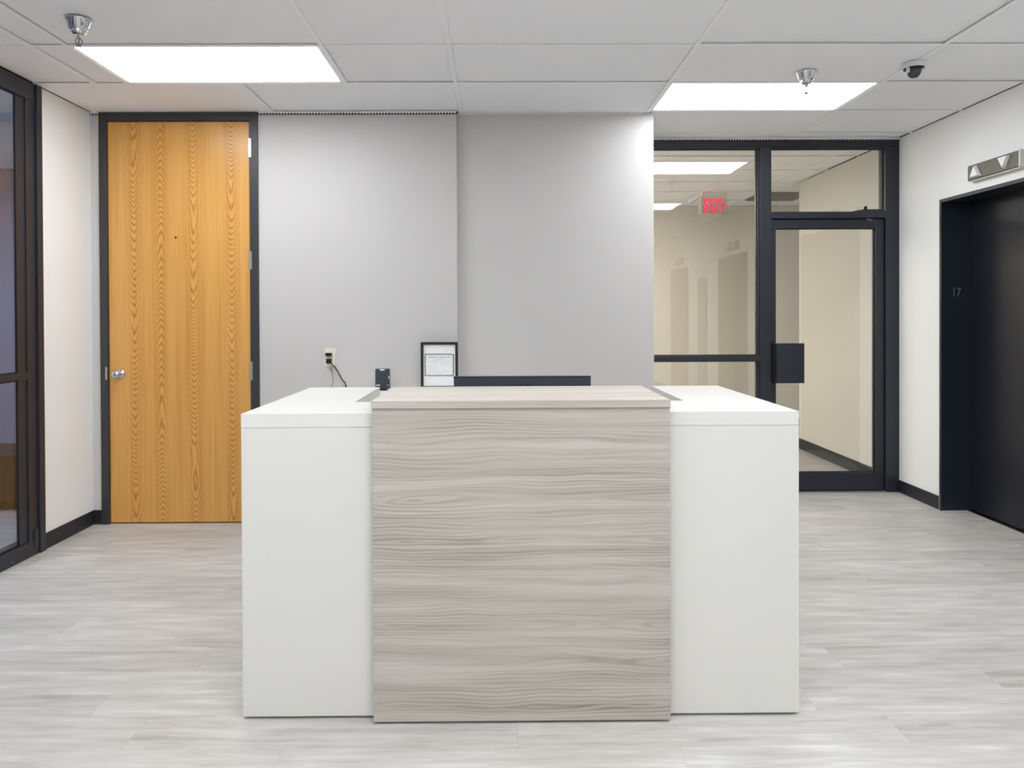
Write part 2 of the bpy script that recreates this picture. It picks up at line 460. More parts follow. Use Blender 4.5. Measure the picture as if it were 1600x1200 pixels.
# ---- baseboards
def bb(name, bm, label): struct(name, bm, 'baseboard', label, 'baseboard')
BH = .092; T = .008
bb('baseboard_left', B(XL, XL+T, 4.437, D1, 0, BH, bev=.002), 'dark baseboard under the white strip on the left')
bm = B(XL+T, FX0, D1-T, D1, 0, BH, bev=.002); box(bm, FX1, XC, D1-T, D1, 0, BH, bev=.002)
box(bm, XC, XE, D1B-T, D1B, 0, BH, bev=.002)
bb('baseboard_back', bm, 'dark baseboard along the grey back wall')
bm = B(XR-T, XR, 5.245, D2-.03, 0, BH, bev=.002)
for y0, y1 in ((2.36, 3.98), (-.52, 1.10), (YR, -1.78)): box(bm, XR-T, XR, y0, y1, 0, BH, bev=.002)
bb('baseboard_right', bm, 'dark baseboard under the white wall between glass front and elevator')
bm = B(XR-T, XR, D2+.07, 7.69, 0, BH+.012, bev=.002); box(bm, -2.5, 4.6, 9.32-T, 9.32, 0, BH, bev=.002)
bb('baseboard_corridor', bm, 'dark baseboard of the corridor behind the glass door')

# ---- ceiling: plenum, grid bars, tiles
ce = thing('ceiling', 'white suspended ceiling of perforated tiles in a metal grid', 'ceiling', (0, 0, H), kind='structure')
bm = B(-7.0, 5.0, YR-.3, 9.6, H+.30, H+.36)
obj('plenum', bm, 'plenum', ce)
RY = [4.99-.608*i for i in range(0, 14)]      # row lines, lobby
RY = RY[::-1]                                  # ascending
rows_l = [(YR, RY[0])]+list(zip(RY, RY[1:]))
cols = [-2.265, -2.085, -.856, -.236, .975, 2.185]
cxs = [XL]+cols+[XR]
GW = .024
lights_at = {}                                  # (x0,x1,y0,y1)
def r2(v): return round(v, 3)
L_main = [(-2.085, -.856, RY[-3], RY[-2]), (.975, 2.185, RY[-2], RY[-1]),
          (.975, 2.185, RY[-6], RY[-5]), (-2.085, -.856, RY[-7], RY[-6]),
          (.975, 2.185, RY[-10], RY[-9]), (-2.085, -.856, RY[-11], RY[-10]),
          (-.236, .975, RY[-8], RY[-7]), (-.236, .975, RY[-12], RY[-11])]  # unseen middle-column panels, added to spread the lobby light
def is_light(x0, x1, y0, y1):
    return any(abs(x0-l[0]) < .05 and abs(y0-l[2]) < .05 for l in L_main)
tcache = {}
def tile(x0, x1, y0, y1, lift=None, tilt=0):
    w, d = r2(x1-x0-.006), r2(y1-y0-.006)
    if w < .03 or d < .03: return
    if (w, d) not in tcache:
        bm = B(-w/2, w/2, -d/2, d/2, 0, .018)
        es = [e for e in bm.edges if all(v.co.z < .001 for v in e.verts)]
        bmesh.ops.bevel(bm, geom=es, offset=.002, segments=1, affect='EDGES')
        me = bpy.data.meshes.new('ceiling_tile'); bm.to_mesh(me); bm.free(); me.materials.append(M['tile']); tcache[(w, d)] = me
    o = bpy.data.objects.new('ceiling_tile', tcache[(w, d)]); C.objects.link(o); o.parent = ce
    l = lift if lift is not None else random.choice([.002, .003, .005, .0065])
    o.location = ((x0+x1)/2, (y0+y1)/2, l); o.rotation_euler = (tilt, 0, 0)
def bar(x0, x1, y0, y1):
    q = .0003 if x1-x0 > y1-y0 else 0
    bm = B(x0, x1, y0, y1, H-.0015+q, H+.0005+q*.5)
    if x1-x0 > y1-y0: box(bm, x0, x1, (y0+y1)/2-.002, (y0+y1)/2+.002, H+.0007, H+.034)
    else: box(bm, (x0+x1)/2-.002, (x0+x1)/2+.002, y0, y1, H+.0005, H+.035)
    obj('grid_bar', bm, 'grid', ce, origin=((x0+x1)/2, (y0+y1)/2, H))
for j, (y0, y1) in enumerate(rows_l):
    last = j == len(rows_l)-1
    for i, (x0, x1) in enumerate(zip(cxs, cxs[1:])):
        if is_light(x0, x1, y0, y1): continue
        if last and x1 < -.2: continue
        if j == len(rows_l)-3 and abs(x0-.975) < .01: tile(x0, x1, y0, y1, .009)
        elif last and abs(x0+.236) < .01: tile(x0, x1, y0, D1B+.03)
        else: tile(x0, x1, y0, y1)
    if last:
        tile(XL, -1.445, y0, D1+.03); tile(-1.445, -.236, y0, D1+.03)
for x0, x1, y0, y1 in ((1.0, 2.185, 4.99, 5.598), (2.185, XR, 4.99, 5.598), (1.0, XR, 5.598, D2+.02)):
    tile(x0, x1, y0, y1)
for y in RY:
    if y > 4.9: bar(.975+GW/2, XR, y-GW/2, y+GW/2)
    else: bar(XL, XR, y-GW/2, y+GW/2)
bar(1.0, XR, 5.598-GW/2, 5.598+GW/2)
for c in cols:
    e = D1 if c < -.3 else (D1B if c < .9 else 5.598)
    if c < -.5: e = RY[-2]
    if c > .9 and c < 1.1: e = 5.02
    w = GW*1.6 if abs(c+2.265) < .01 else GW
    bar(c-w/2, c+w/2, YR, e)
bar(-1.445-GW/2, -1.445+GW/2, RY[-2], D1)
bar(XC+.004, XE, D1B-.018, D1B-.001)            # wall angle over the recessed wall
# saw-toothed closure strips where the ribbed panels meet the walls
def closure(x0, x1, y, name='closure_strip'):
    n = int((x1-x0)/.0195); w = (x1-x0)/n; poly = []
    for i in range(n):
        poly += [(x0+i*w, H-.004), (x0+(i+.5)*w, H-.0165)]
    poly += [(x1, H-.004), (x1, H+.002), (x0, H+.002)]
    obj(name, prism(poly, 'Y', y-.008, y-.003), 'grid', ce)
    obj('gap_shade_strip', B(x0, x1, y-.003, y-.0005, H-.0175, H+.001), 'gasket', ce)  # solid dark strip painted in for the shade behind the teeth
closure(XL, XC, D1); closure(XE, XR, D2-.052)
# corridor ceiling
cx2 = [-2.5, -1.465, -.245, .975, 2.185, 2.795, 3.405, 4.6]; cy2 = [D2+.05, 6.42, 7.03, 7.64, 8.25, 8.86, 9.32]
for i, (x0, x1) in enumerate(zip(cx2, cx2[1:])):
    for j, (y0, y1) in enumerate(zip(cy2, cy2[1:])):
        if y1 < 7.7 and x0 > 2.9: continue
        if i in (0, 2) and j in (1, 4): continue       # warm light panels
        if i == 5 and j == 4: continue            # grille
        if i == 5 or x1 <= XR+.001 or y0 > 7.6: tile(x0, min(x1, XR) if y0 < 7.6 else x1, y0, y1)
        else: tile(x0, XR, y0, y1)
for y in cy2[1:-1]: bar(-2.5, XR if y < 7.6 else 4.6, y-GW/2, y+GW/2)
for c in cx2[1:-1]: bar(c-GW/2, c+GW/2, D2+.05 if c < 2.99 else 7.69, 9.32)
# office ceiling
tile(-6.5, XL-.12, YR, 2.0); tile(-6.5, XL-.12, 2.0, 6.9)

# ---- ceiling lights
def ceiling_light(x0, x1, y0, y1, mat, label, group=None, dz=0):
    H = globals()['H']-dz
    cx, cy = (x0+x1)/2, (y0+y1)/2
    t = thing('ceiling_light', label, 'ceiling light', (cx, cy, H), group)
    g = .010
    fr = bmesh.new()
    box(fr, x0+g, x0+g+.014, y0+g, y1-g, H+.001, H+.012); box(fr, x1-g-.014, x1-g, y0+g, y1-g, H+.001, H+.012)
    box(fr, x0+g, x1-g, y0+g, y0+g+.014, H+.001, H+.012); box(fr, x0+g, x1-g, y1-g-.014, y1-g, H+.001, H+.012)
    obj('light_frame', fr, 'grid', t)
    obj('diffuser', B(x0+g+.014, x1-g-.014, y0+g+.014, y1-g-.014, H+.004, H+.008), mat, t)
    obj('light_housing', B(x0+g, x1-g, y0+g, y1-g, H+.012, H+.09), 'grid', t)
    return t
labs = ['bright white rectangular ceiling light panel above the oak door', 'bright white ceiling light panel in front of the glass door, behind the right sprinkler',
        'white ceiling light panel mirrored in the glass beside the door', 'white ceiling light panel above the viewpoint on the left',
        'white ceiling light panel far behind the viewpoint on the right', 'white ceiling light panel far behind the viewpoint on the left',
        'added unseen ceiling light panel almost directly above the viewpoint', 'added unseen middle ceiling light panel nearest the rear wall']
for l, s in zip(L_main, labs): ceiling_light(*l, 'light', s)
ceiling_light(-.245, .975, 6.42, 7.03, 'light_hall', 'warm white corridor light panel just behind the glass front')
ceiling_light(-.245, .975, 8.25, 8.86, 'light_hall', 'warm white corridor light panel near the far corridor wall')
ceiling_light(-2.5, -1.465, 6.42, 7.03, 'light_hall', 'added unseen warm panel at the left end of the corridor, nearer')  # unseen left-end pair, added to brighten the corridor
ceiling_light(-2.5, -1.465, 8.25, 8.86, 'light_hall', 'added unseen warm panel at the left end of the corridor, farther')
ceiling_light(-5.2, -4.0, 3.2, 3.8, 'light_office', 'added unseen cool light panel inside the office behind the left glass', dz=.1)  # unseen office panels, added to brighten the view through the left glass
ceiling_light(-5.2, -4.0, 5.0, 5.6, 'light_office', 'second added unseen cool light panel deep inside the office', dz=.1)

# ================================================================ OAK DOOR (door_1)
d = thing('door_1', 'tall plain oak veneer door in a dark frame on the left', 'door', (-2.05, D1, 0), kind='structure')
obj('door_leaf', B(DX0+.002, DX1-.002, D1+.008, D1+.05, .008, DZ-.002, bev=.0015), 'oak', d)
fr = bmesh.new()
box(fr, FX0, DX0, D1-.014, D1+.09, 0, H-.002, bev=.002); obj('door_jamb', fr, 'frame_door', d)
obj('door_jamb', B(DX1, FX1, D1-.014, D1+.09, 0, H-.002, bev=.002), 'frame_door', d)
obj('door_head', B(DX0, DX1, D1-.014, D1+.09, DZ, H-.002, bev=.002), 'frame_door', d)
bm = B(DX0-.001, DX0+.003, D1+.03, D1+.07, 0, DZ); box(bm, DX1-.003, DX1+.001, D1+.03, D1+.07, 0, DZ)
box(bm, DX0, DX1, D1+.052, D1+.07, 0, .02)
box(bm, FX0, FX1, D1+.09, D1+.1, 0, DZ+.05)
obj('door_stop', bm, 'gasket', d)
for z0, z1 in ((2.355, 2.474), (1.637, 1.752), (.924, 1.043)):
    hx = DX1+.001
    h = obj('hinge', lathe([(.0065, z0), (.0065, z1)], 14, 'Z', (hx, D1-.0085, 0)), 'steel', d, smooth=False)
    smooth_angle(h)
    obj('hinge_leaf', B(hx-.006, hx+.012, D1-.0155, D1-.0135, z0, z1), 'steel', h)
    kn = bmesh.new()
    for q in range(1, 5):
        zz = z0+(z1-z0)*q/5; tube([(hx+.0068*math.cos(t*PI/6), D1-.0085+.0068*math.sin(t*PI/6), zz) for t in range(12)], .0006, 4, True, kn)
    obj('hinge_joint', kn, 'gasket', h)
kx, kz = -2.437, .968
kb = obj('door_knob', lathe([(.001, -.078), (.018, -.077), (.026, -.070), (.0285, -.060), (.027, -.050), (.02, -.042), (.0125, -.036), (.0115, -.012)], 32, 'Y', (kx, D1+.008, kz)), 'chrome', d, smooth=True, label='polished round chrome door knob')
obj('rose', lathe([(.0325, .0), (.0325, -.004), (.029, -.009), (.014, -.0125), (.012, -.013)][::-1], 32, 'Y', (kx, D1+.008, kz)), 'chrome', kb, smooth=True)
obj('keyhole', B(kx-.0022, kx+.0022, D1-.0712, D1-.069, kz-.005, kz+.005), 'gasket', kb)
obj('strike_plate', B(DX0-.014, DX0-.003, D1-.0155, D1-.0135, .932, 1.014, bev=.0006), 'steel', d)
obj('peephole', lathe([(.0065, .002), (.0065, -.003), (.004, -.004)], 20, 'Y', (-2.073, D1+.008, 1.844)), 'gasket', d)
# ================================================================ BACK GLASS FRONT (window_1 + door_2)
YF0, YF1 = D2-.05, D2+.06       # frame depth
w1 = thing('window_1', 'dark framed glass front with mullion and mid rail, beside the glass door', 'window', (XE, D2, 0), kind='structure')
fm = lambda x0, x1, z0, z1, y0=YF0, y1=YF1: B(x0, x1, y0, y1, z0, z1, bev=.002)
MX0, MX1 = 1.957, 2.041
obj('head_rail', fm(XE, XR, 2.588, H-.002), 'frame', w1)
obj('head_rail', B(XE, XR, YF0+.012, YF1-.012, 2.576, 2.589), 'frame', w1)
ml = fm(MX0, MX1, 0, 2.58); obj('mullion', ml, 'frame', w1)
obj('mullion_bead', B(MX0-.012, MX0+.004, YF0+.018, YF1-.018, 0, 2.58), 'frame', w1)
obj('jamb', fm(2.897, XR, 0, 2.58), 'frame', w1)
obj('jamb', fm(XE-.0, XE+.03, 0, 2.58, D2-.02, YF1), 'frame', w1)
obj('mid_rail', fm(XE, MX0, .985, 1.028), 'frame', w1)
obj('sill_rail', fm(XE, MX0, 0, .09), 'frame', w1)
obj('transom_rail', fm(MX1, 2.897, 2.050, 2.099), 'frame', w1)
GY0, GY1 = D2-.005, D2+.003
obj('glass_pane', B(XE+.01, MX0-.008, GY0, GY1, 1.02, 2.585), 'glass', w1)
obj('glass_pane', B(XE+.01, MX0-.008, GY0, GY1, .08, .99), 'glass', w1)
obj('glass_pane', B(MX1-.005, 2.9, GY0, GY1, 2.095, 2.585), 'glass', w1)
gb = bmesh.new()
for (x0, x1, z0, z1) in ((XE+.03, MX0-.012, 1.028, 2.576), (XE+.03, MX0-.012, .09, .985), (MX1, 2.897, 2.099, 2.576)):
    for (a0, a1, b0, b1) in ((x0, x0+.006, z0, z1), (x1-.006, x1, z0, z1), (x0, x1, z0, z0+.006), (x0, x1, z1-.006, z1)):
        box(gb, a0, a1, D2-.011, D2-.0055, b0, b1)
obj('glazing_gasket', gb, 'gasket', w1)

d2 = thing('door_2', 'glass door in a dark metal frame with a square pull plate', 'glass door', (2.47, D2, 0), kind='structure')
LX0, LX1, LZ = 2.047, 2.912, 2.044
obj('stile', B(LX0, 2.081, D2-.03, D2+.03, .012, LZ, bev=.002), 'frame', d2)
obj('stile', B(2.831, 2.892, D2-.03, D2+.03, .012, LZ, bev=.002), 'frame', d2)
obj('top_rail', B(2.081, 2.831, D2-.03, D2+.03, 1.977, LZ, bev=.002), 'frame', d2)
obj('bottom_rail', B(2.081, 2.831, D2-.03, D2+.03, .012, .144, bev=.002), 'frame', d2)
gb = bmesh.new()
for (a0, a1, b0, b1) in ((2.081, 2.087, .144, 1.977), (2.825, 2.831, .144, 1.977), (2.081, 2.831, .144, .150), (2.081, 2.831, 1.971, 1.977)):
    box(gb, a0, a1, D2-.012, D2-.0055, b0, b1)
obj('glazing_gasket', gb, 'gasket', d2)
obj('glass_pane', B(2.078, 2.834, GY0, GY1, .14, 1.98), 'glass', d2)
bm = B(2.892, 2.897, D2-.02, D2+.02, 0, LZ); box(bm, MX1, LX0, D2-.02, D2+.02, 0, LZ); box(bm, MX1, 2.897, D2-.02, D2+.02, LZ, 2.05)
obj('door_gap', bm, 'gasket', d2)
pp = obj('pull_plate', B(2.052, 2.268, D2-.098, D2-.085, .823, 1.119, bev=.002), 'frame', d2)
obj('plate_bracket', B(2.041, 2.062, D2-.098, D2-.028, .823, 1.119, bev=.003), 'gasket', pp)
obj('plate_bracket', B(2.056, 2.082, D2-.086, D2-.03, .86, .90), 'frame', pp)
obj('plate_bracket', B(2.056, 2.082, D2-.086, D2-.03, 1.04, 1.08), 'frame', pp)
dc = obj('door_closer', prism([(2.64, 2.055), (2.885, 2.055), (2.885, 2.104), (2.875, 2.116), (2.72, 2.114), (2.64, 2.099)], 'Y', D2-.062, D2-.05), 'frame', d2)
obj('closer_pivot', lathe([(.012, 2.110), (.012, 2.132), (.008, 2.137)], 16, 'Z', (2.742, D2-.056, 0)), 'gasket', dc)
obj('closer_arm', tube([(2.745, D2-.064, 2.042), (2.79, D2-.064, 2.032)], .0035, 8), 'steel', dc)
obj('threshold', B(MX1, 2.897, D2-.06, D2+.06, 0, .009, bev=.002), 'steel', d2)

# ================================================================ LEFT GLASS FRONT (window_2)
w2 = thing('window_2', 'dark framed office glass front along the left edge', 'window', (XL, 4.1, 0), kind='structure')
# stepped end jamb
obj('jamb', B(XL-.08, XL+.018, 4.385, 4.437, 0, H-.002, bev=.002), 'frame', w2)
obj('jamb', B(XL-.05, XL+.006, 4.30, 4.387, .0, H-.002, bev=.002), 'frame', w2)
obj('jamb', B(XL-.016, XL-.001, 4.222, 4.302, .0, H-.002, bev=.0015), 'frame', w2)
obj('jamb_tab', B(XL+.006, XL+.012, 4.34, 4.385, .05, .14), 'frame', w2)
obj('head_rail', B(XL-.03, XL+.009, .96, 4.386, 2.545, H-.0025, bev=.002), 'frame', w2)
obj('sill_rail', B(XL-.078, XL+.009, .96, 4.386, .0005, .087, bev=.002), 'frame', w2)
obj('mid_rail', B(XL-.03, XL+.004, .96, 4.385, .99, 1.03, bev=.002), 'frame', w2)
for y0 in (3.0, 1.95, .9):
    obj('mullion', B(XL-.08, XL+.004, y0, y0+.07, 0, 2.6, bev=.002), 'frame', w2)
for (y0, y1) in ((3.06, 4.23), (2.01, 3.01), (.96, 1.96)):
    obj('glass_pane', B(XL-.013, XL-.006, y0, y1, 1.02, 2.55), 'glass', w2)
    obj('glass_pane', B(XL-.013, XL-.006, y0, y1, .08, 1.0), 'glass', w2)
gb = bmesh.new()
for z0, z1 in ((1.03, 2.545), (.087, .99)):
    for (a0, a1, b0, b1) in ((3.07, 3.076, z0, z1), (4.216, 4.222, z0, z1), (3.07, 4.222, z0, z0+.006), (3.07, 4.222, z1-.006, z1)):
        box(gb, XL-.006, XL-.003, a0, a1, b0, b1)
obj('glazing_gasket', gb, 'gasket', w2)
obj('glide_screw', lathe([(.003, 0), (.003, .006)], 10, 'Z', (XL+.012, 4.14, .022)), 'steel', w2)
# low dark cabinet in the office
cb = thing('low_cabinet', 'low dark cabinet inside the office behind the left glass', 'cabinet', (-3.75, 5.6, 0))
obj('body', B(-4.6, -2.95, 5.35, 5.85, .06, .36, bev=.004), 'cabinet_dark', cb)
obj('cabinet_top', B(-4.63, -2.92, 5.33, 5.87, .36, .385, bev=.003), 'cabinet_dark', cb)
obj('plinth', B(-4.56, -2.99, 5.39, 5.82, 0, .06), 'gasket', cb)
for i in range(3):
    dr = obj('cabinet_door', B(-4.59+i*.547, -4.053+i*.547, 5.335, 5.352, .075, .35, bev=.002), 'cabinet_dark', cb)
    obj('handle', tube([(-4.4+i*.547, 5.325, .3), (-4.28+i*.547, 5.325, .3)], .004, 8), 'steel', dr)

# ================================================================ ELEVATORS
def elevator(idx, e0, e1, label, num=False):
    t = thing('door_%d' % idx, label, 'elevator door', (XR, (e0+e1)/2, 0), kind='structure')
    XD = 3.2; J = .012
    # jamb cladding, casing slightly proud of the wall
    for s, (a0, a1) in enumerate(((e0, e0+J), (e1-J, e1))):
        obj('elevator_jamb', B(XR-.006, XD+.02, a0, a1, 0, EZ-J, bev=.001), 'elevator_jamb', t)
    obj('elevator_head', B(XR-.006, XD+.02, e0, e1, EZ-J, EZ, bev=.001), 'elevator_jamb', t)
    ca = B(XR-.009, XR-.002, e0-.004, e0+.018, 0, EZ+.004); box(ca, XR-.009, XR-.002, e1-.018, e1+.004, 0, EZ+.004)
    box(ca, XR-.009, XR-.002, e0+.018, e1-.018, EZ-.018, EZ+.004)
    obj('casing', ca, 'frame', t)
    mid = (e0+e1)/2
    obj('door_panel', B(XD, XD+.03, mid+.0015, e1-J-.002, .008, EZ-J-.003, bev=.001), 'elevator', t)
    obj('door_panel', B(XD, XD+.03, e0+J+.002, mid-.0015, .008, EZ-J-.003, bev=.001), 'elevator', t)
    obj('elevator_floor', B(XR-.002, XD-.03, e0+J, e1-J, -.003, .0004), 'plank', t)
    obj('elevator_sill', B(XD-.03, XD+.06, e0+J, e1-J, -.003, .003), 'steel_dark', t)
    obj('shaft_backing', B(XD+.031, XD+.05, e0, e1, 0, EZ), 'gasket', t)
    if num:
        o = obj('floor_number', shift(text_bm('17', .085, .052, .0006), 3.103, e1-J-.0005, 1.479), 'digit', t, label='small grey 17 on the elevator jamb')
    return t
elevator(3, *EV[0], 'dark elevator door recessed in the right wall', True)
elevator(4, *EV[1], 'second dark elevator door, seen mirrored in the glass front')
elevator(5, *EV[2], 'third dark elevator door behind the viewpoint')
def lantern(yc, label):
    y0, y1 = yc-.245, yc+.245; z0, z1 = 2.166, 2.263; xf = XR-.032
    t = thing('elevator_lantern', label, 'indicator light', (XR, yc, z0))
    obj('lantern_housing', B(xf, XR-.0005, y0, y1, z0, z1, bev=.004), 'lantern', t)
    obj('faceplate', B(xf-.004, xf+.001, y0+.006, y1-.006, z0+.005, z1-.005, bev=.0015), 'lantern', t)
    obj('end_cap', B(xf-.006, XR-.0008, y0-.006, y0+.004, z0-.002, z1+.002, bev=.001), 'steel', t, label='bright steel end cap')
    obj('bottom_lip', B(xf-.002, XR-.001, y0, y1-.02, z0-.007, z0-.001, bev=.001), 'steel', t)
    def wedge(pts, name):
        bm = bmesh.new()
        A = [bm.verts.new((xf-.003, yy, zz)) for yy, zz in pts]
        cy = sum(p[0] for p in pts)/3; cz = sum(p[1] for p in pts)/3
        Bv = [bm.verts.new((xf-.024, cy+(yy-cy)*.82, cz+(zz-cz)*.82)) for yy, zz in pts]
        bm.faces.new(A); bm.faces.new(Bv[::-1])
        for i in range(3): bm.faces.new((A[i], Bv[i], Bv[(i+1) % 3], A[(i+1) % 3]))
        bmesh.ops.recalc_face_normals(bm, faces=bm.faces)
        obj(name, bm, 'lens', t)
    yu = y1-.095; yd = y0+.125
    wedge([(yu+.048, z0+.013), (yu-.048, z0+.013), (yu, z1-.01)], 'arrow_lens')
    wedge([(yd+.048, z1-.012), (yd-.048, z1-.012), (yd, z0+.012)], 'arrow_lens')
lantern(4.626, 'metal elevator lantern with up and down arrows above the right elevator')
lantern(1.78, 'elevator lantern above the second elevator, mirrored in the glass')
lantern(-1.1, 'elevator lantern above the third elevator behind the viewpoint')
o = obj('wall_cabinet', B(XR-.02, XR-.0005, .08, .54, .12, 1.88, bev=.004), 'hall_panel', origin=(XR, .31, .12)); setp(o, 'tall grey wall panel between second and third elevators, mirrored in glass', 'panel')

# ================================================================ RECEPTION DESK
dk = thing('reception_desk', 'white reception desk with a raised grey wood-look centre panel', 'desk', (.0725, 2.9, 0))
X0, X1, Y0, Y1, ZD = -.848, .993, 2.55, 3.5, 1.0098
ZU = ZD-.045; G = .009
CI0, CI1 = -.537, .692
OX = dict()
# wing fronts and sides
obj('wing_panel', B(X0, -.412, Y0, Y0+.025, G, ZU-.0012, bev=.001), 'laminate_white', dk)
obj('wing_panel', B(.557, X1, Y0, Y0+.025, G, ZU-.0012, bev=.001), 'laminate_white', dk)
obj('side_panel', B(X0, X0+.025, Y0+.026, Y1, G, ZU-.0012, bev=.001), 'laminate_white', dk)
obj('side_panel', B(X1-.025, X1, Y0+.026, Y1, G, ZU-.0012, bev=.001), 'laminate_white', dk)
obj('inner_panel', B(CI0-.025, CI0, 2.9, Y1, G, ZU-.001), 'laminate_white', dk)
obj('inner_panel', B(CI1, CI1+.025, 2.9, Y1, G, ZU-.001), 'laminate_white', dk)
obj('rear_panel', B(X0+.026, CI0-.026, Y1-.02, Y1, G, ZU-.001), 'laminate_white', dk)
obj('rear_panel', B(CI1+.026, X1-.026, Y1-.02, Y1, G, ZU-.001), 'laminate_white', dk)
# wing tops, L-shaped around the work opening
obj('wing_top', prism([(X0, Y0), (.07, Y0), (.07, 2.892), (CI0, 2.892), (CI0, Y1), (X0, Y1)], 'Z', ZU, ZD), 'edge_white', dk)
obj('wing_top', prism([(.0705, Y0), (X1, Y0), (X1, Y1), (CI1, Y1), (CI1, 2.892), (.0705, 2.892)], 'Z', ZU, ZD), 'edge_white', dk)
# centre block
WX0, WX1 = -.412, .5575
obj('front_panel', B(WX0, WX1, 2.512, 2.537, .008, 1.0295, bev=.0008), 'lam_wood', dk, label='grey wood-look front panel with horizontal grain')
obj('panel_spacer', B(WX0+.01, WX1-.01, 2.537, Y0, .01, 1.0), 'laminate_white', dk)
obj('edge_band', B(WX0-.0015, WX1+.0015, 2.5045, 2.508, 1.0302, 1.0543, bev=.0008), 'lam_wood', dk)
obj('counter_top', B(WX0-.001, WX1+.001, 2.508, 3.02, 1.030, 1.0545, bev=.001), 'lam_wood_top_lit', dk, label='grey wood-look raised counter top')
bm = B(WX0+.01, WX0+.03, 2.56, 3.0, ZD+.0005, 1.0295); box(bm, WX1-.03, WX1-.01, 2.56, 3.0, ZD+.0005, 1.0295)
box(bm, WX0+.03, WX1-.03, 2.56, 2.58, ZD+.0005, 1.0295); box(bm, WX0+.01, WX1-.01, 2.98, 3.0, ZU, 1.0295)
obj('counter_riser', bm, 'laminate_white', dk)
obj('work_surface', B(CI0, CI1, 2.66, 3.42, .715, .74, bev=.001), 'laminate_white', dk)
obj('modesty_panel', B(CI0, CI1, 2.62, 2.64, .1, ZU-.001), 'laminate_white', dk)
for fx, fy in ((X0+.06, 2.6), (-.46, 2.6), (.62, 2.6), (X1-.06, 2.6), (X0+.06, 3.45), (X1-.06, 3.45), (CI0-.04, 3.45), (CI1+.04, 3.45), (-.36, 2.56), (.5, 2.56)):
    obj('levelling_foot', lathe([(.018, 0), (.018, .004), (.008, .0045), (.008, .02)], 16, 'Z', (fx, fy, 0)), 'black_rubber', dk)
obj('plinth', B(X0+.05, X1-.05, 2.585, 2.60, .0005, .06), 'gasket', dk)

# ---- monitor (its back faces us)
mo = thing('monitor', 'black computer monitor behind the counter, only its upper edge showing', 'monitor', (.0985, 3.24, .7405))
mx0, mx1, mz0, mz1 = -.185, .382, .765, 1.078
bk = obj('monitor_shell', prism([(mx0, mz0), (mx1, mz0), (mx1, mz1-.003), (mx1-.003, mz1), (mx0+.003, mz1), (mx0, mz1-.003)], 'Y', 3.2, 3.228), 'black_plastic', mo)
obj('screen', B(mx0+.008, mx1-.008, 3.228, 3.23, mz0+.02, mz1-.008), 'gasket', mo)
obj('top_edge', B(mx0-.001, mx1+.001, 3.198, 3.231, mz1-.004, mz1+.001, bev=.001), 'black_frame', mo)
obj('logo_lettering', shift(text_bm('PHILIPS', .017, .070, .0006, .0004), .1005, 3.1992, 1.0405), 'logo', mo, label='dark maker lettering')
obj('monitor_neck', B(.07, .127, 3.232, 3.25, .75, .95, bev=.004), 'black_plastic', mo)
obj('monitor_base', B(-.02, .217, 3.15, 3.34, .7405, .752, bev=.004), 'black_plastic', mo)

# ================================================================ CREDENZA AGAINST THE BACK WALL
cr = thing('credenza', 'white low credenza against the grey wall behind the desk', 'cabinet', (-.4, 4.78, 0))
CT = .868
obj('cabinet_body', B(-.95, .12, 4.58, 4.972, .06, CT-.025), 'laminate_white', cr)
obj('cabinet_top', B(-.97, .14, 4.56, 4.982, CT-.025, CT, bev=.001), 'edge_white', cr)
obj('plinth', B(-.93, .10, 4.60, 4.97, 0, .06), 'gasket', cr)
for i in range(3):
    dd = obj('cabinet_door', B(-.948+i*.356, -.596+i*.356, 4.562, 4.58, .065, CT-.03, bev=.001), 'laminate_white', cr)
    obj('handle', tube([(-.85+i*.356, 4.553, .74), (-.72+i*.356, 4.553, .74)], .005, 8), 'steel', dd)

# ---- framed certificate
fy = 4.935
fc = thing('certificate_frame', 'black frame with a scallop-bordered certificate, standing against the grey wall corner', 'picture frame', (-.378, fy, CT))
fx0, fx1, fz0, fz1 = -.495, -.258, CT+.0005, 1.166; bw = .017
for (a0, a1, b0, b1) in ((fx0, fx0+bw, fz0, fz1), (fx1-bw, fx1, fz0, fz1)):
    obj('frame_rail', B(a0, a1, fy-.009, fy+.009, b0, b1, bev=.002), 'black_frame', fc)
for (b0, b1) in ((fz0, fz0+bw), (fz1-bw, fz1)):
    obj('frame_rail', B(fx0+bw, fx1-bw, fy-.009, fy+.009, b0, b1, bev=.002), 'black_frame', fc)
obj('frame_backing', B(fx0+.006, fx1-.006, fy+.004, fy+.008, fz0+.006, fz1-.006), 'black_frame', fc)
pa = obj('paper_sheet', B(fx0+bw, fx1-bw, fy+.001, fy+.003, fz0+bw, fz1-bw), 'paper', fc)
# border of overlapping scallops
bx0, bx1, bz0, bz1 = -.467, -.288, .952, 1.088
sc = bmesh.new()
def scallop(n, p0, p1, ph):
    p0 = Vector(p0); p1 = Vector(p1); dirv = (p1-p0).normalized(); nrm = Vector((-dirv.z, 0, dirv.x)); L = (p1-p0).length
    pts = [p0+dirv*(L*i/(n*8))+nrm*(.0030*math.sin(2*PI*i/8+ph)) for i in range(n*8+1)]
    tube(pts, .0027, 4, False, sc)
yq = fy+.0005
for ph in (0,):
    scallop(8, (bx0, yq, bz1), (bx1, yq, bz1), ph); scallop(8, (bx0, yq, bz0), (bx1, yq, bz0), ph)
    scallop(6, (bx0, yq, bz0), (bx0, yq, bz1), ph); scallop(6, (bx1, yq, bz0), (bx1, yq, bz1), ph)
obj('scallop_border', sc, 'print_grey', pa)
obj('heading_print', shift(text_bm('CERTIFICATE OF REGISTRATION', .011, .138, .0003), -.3775, yq, 1.069), 'print_grey', pa)
ln = bmesh.new()
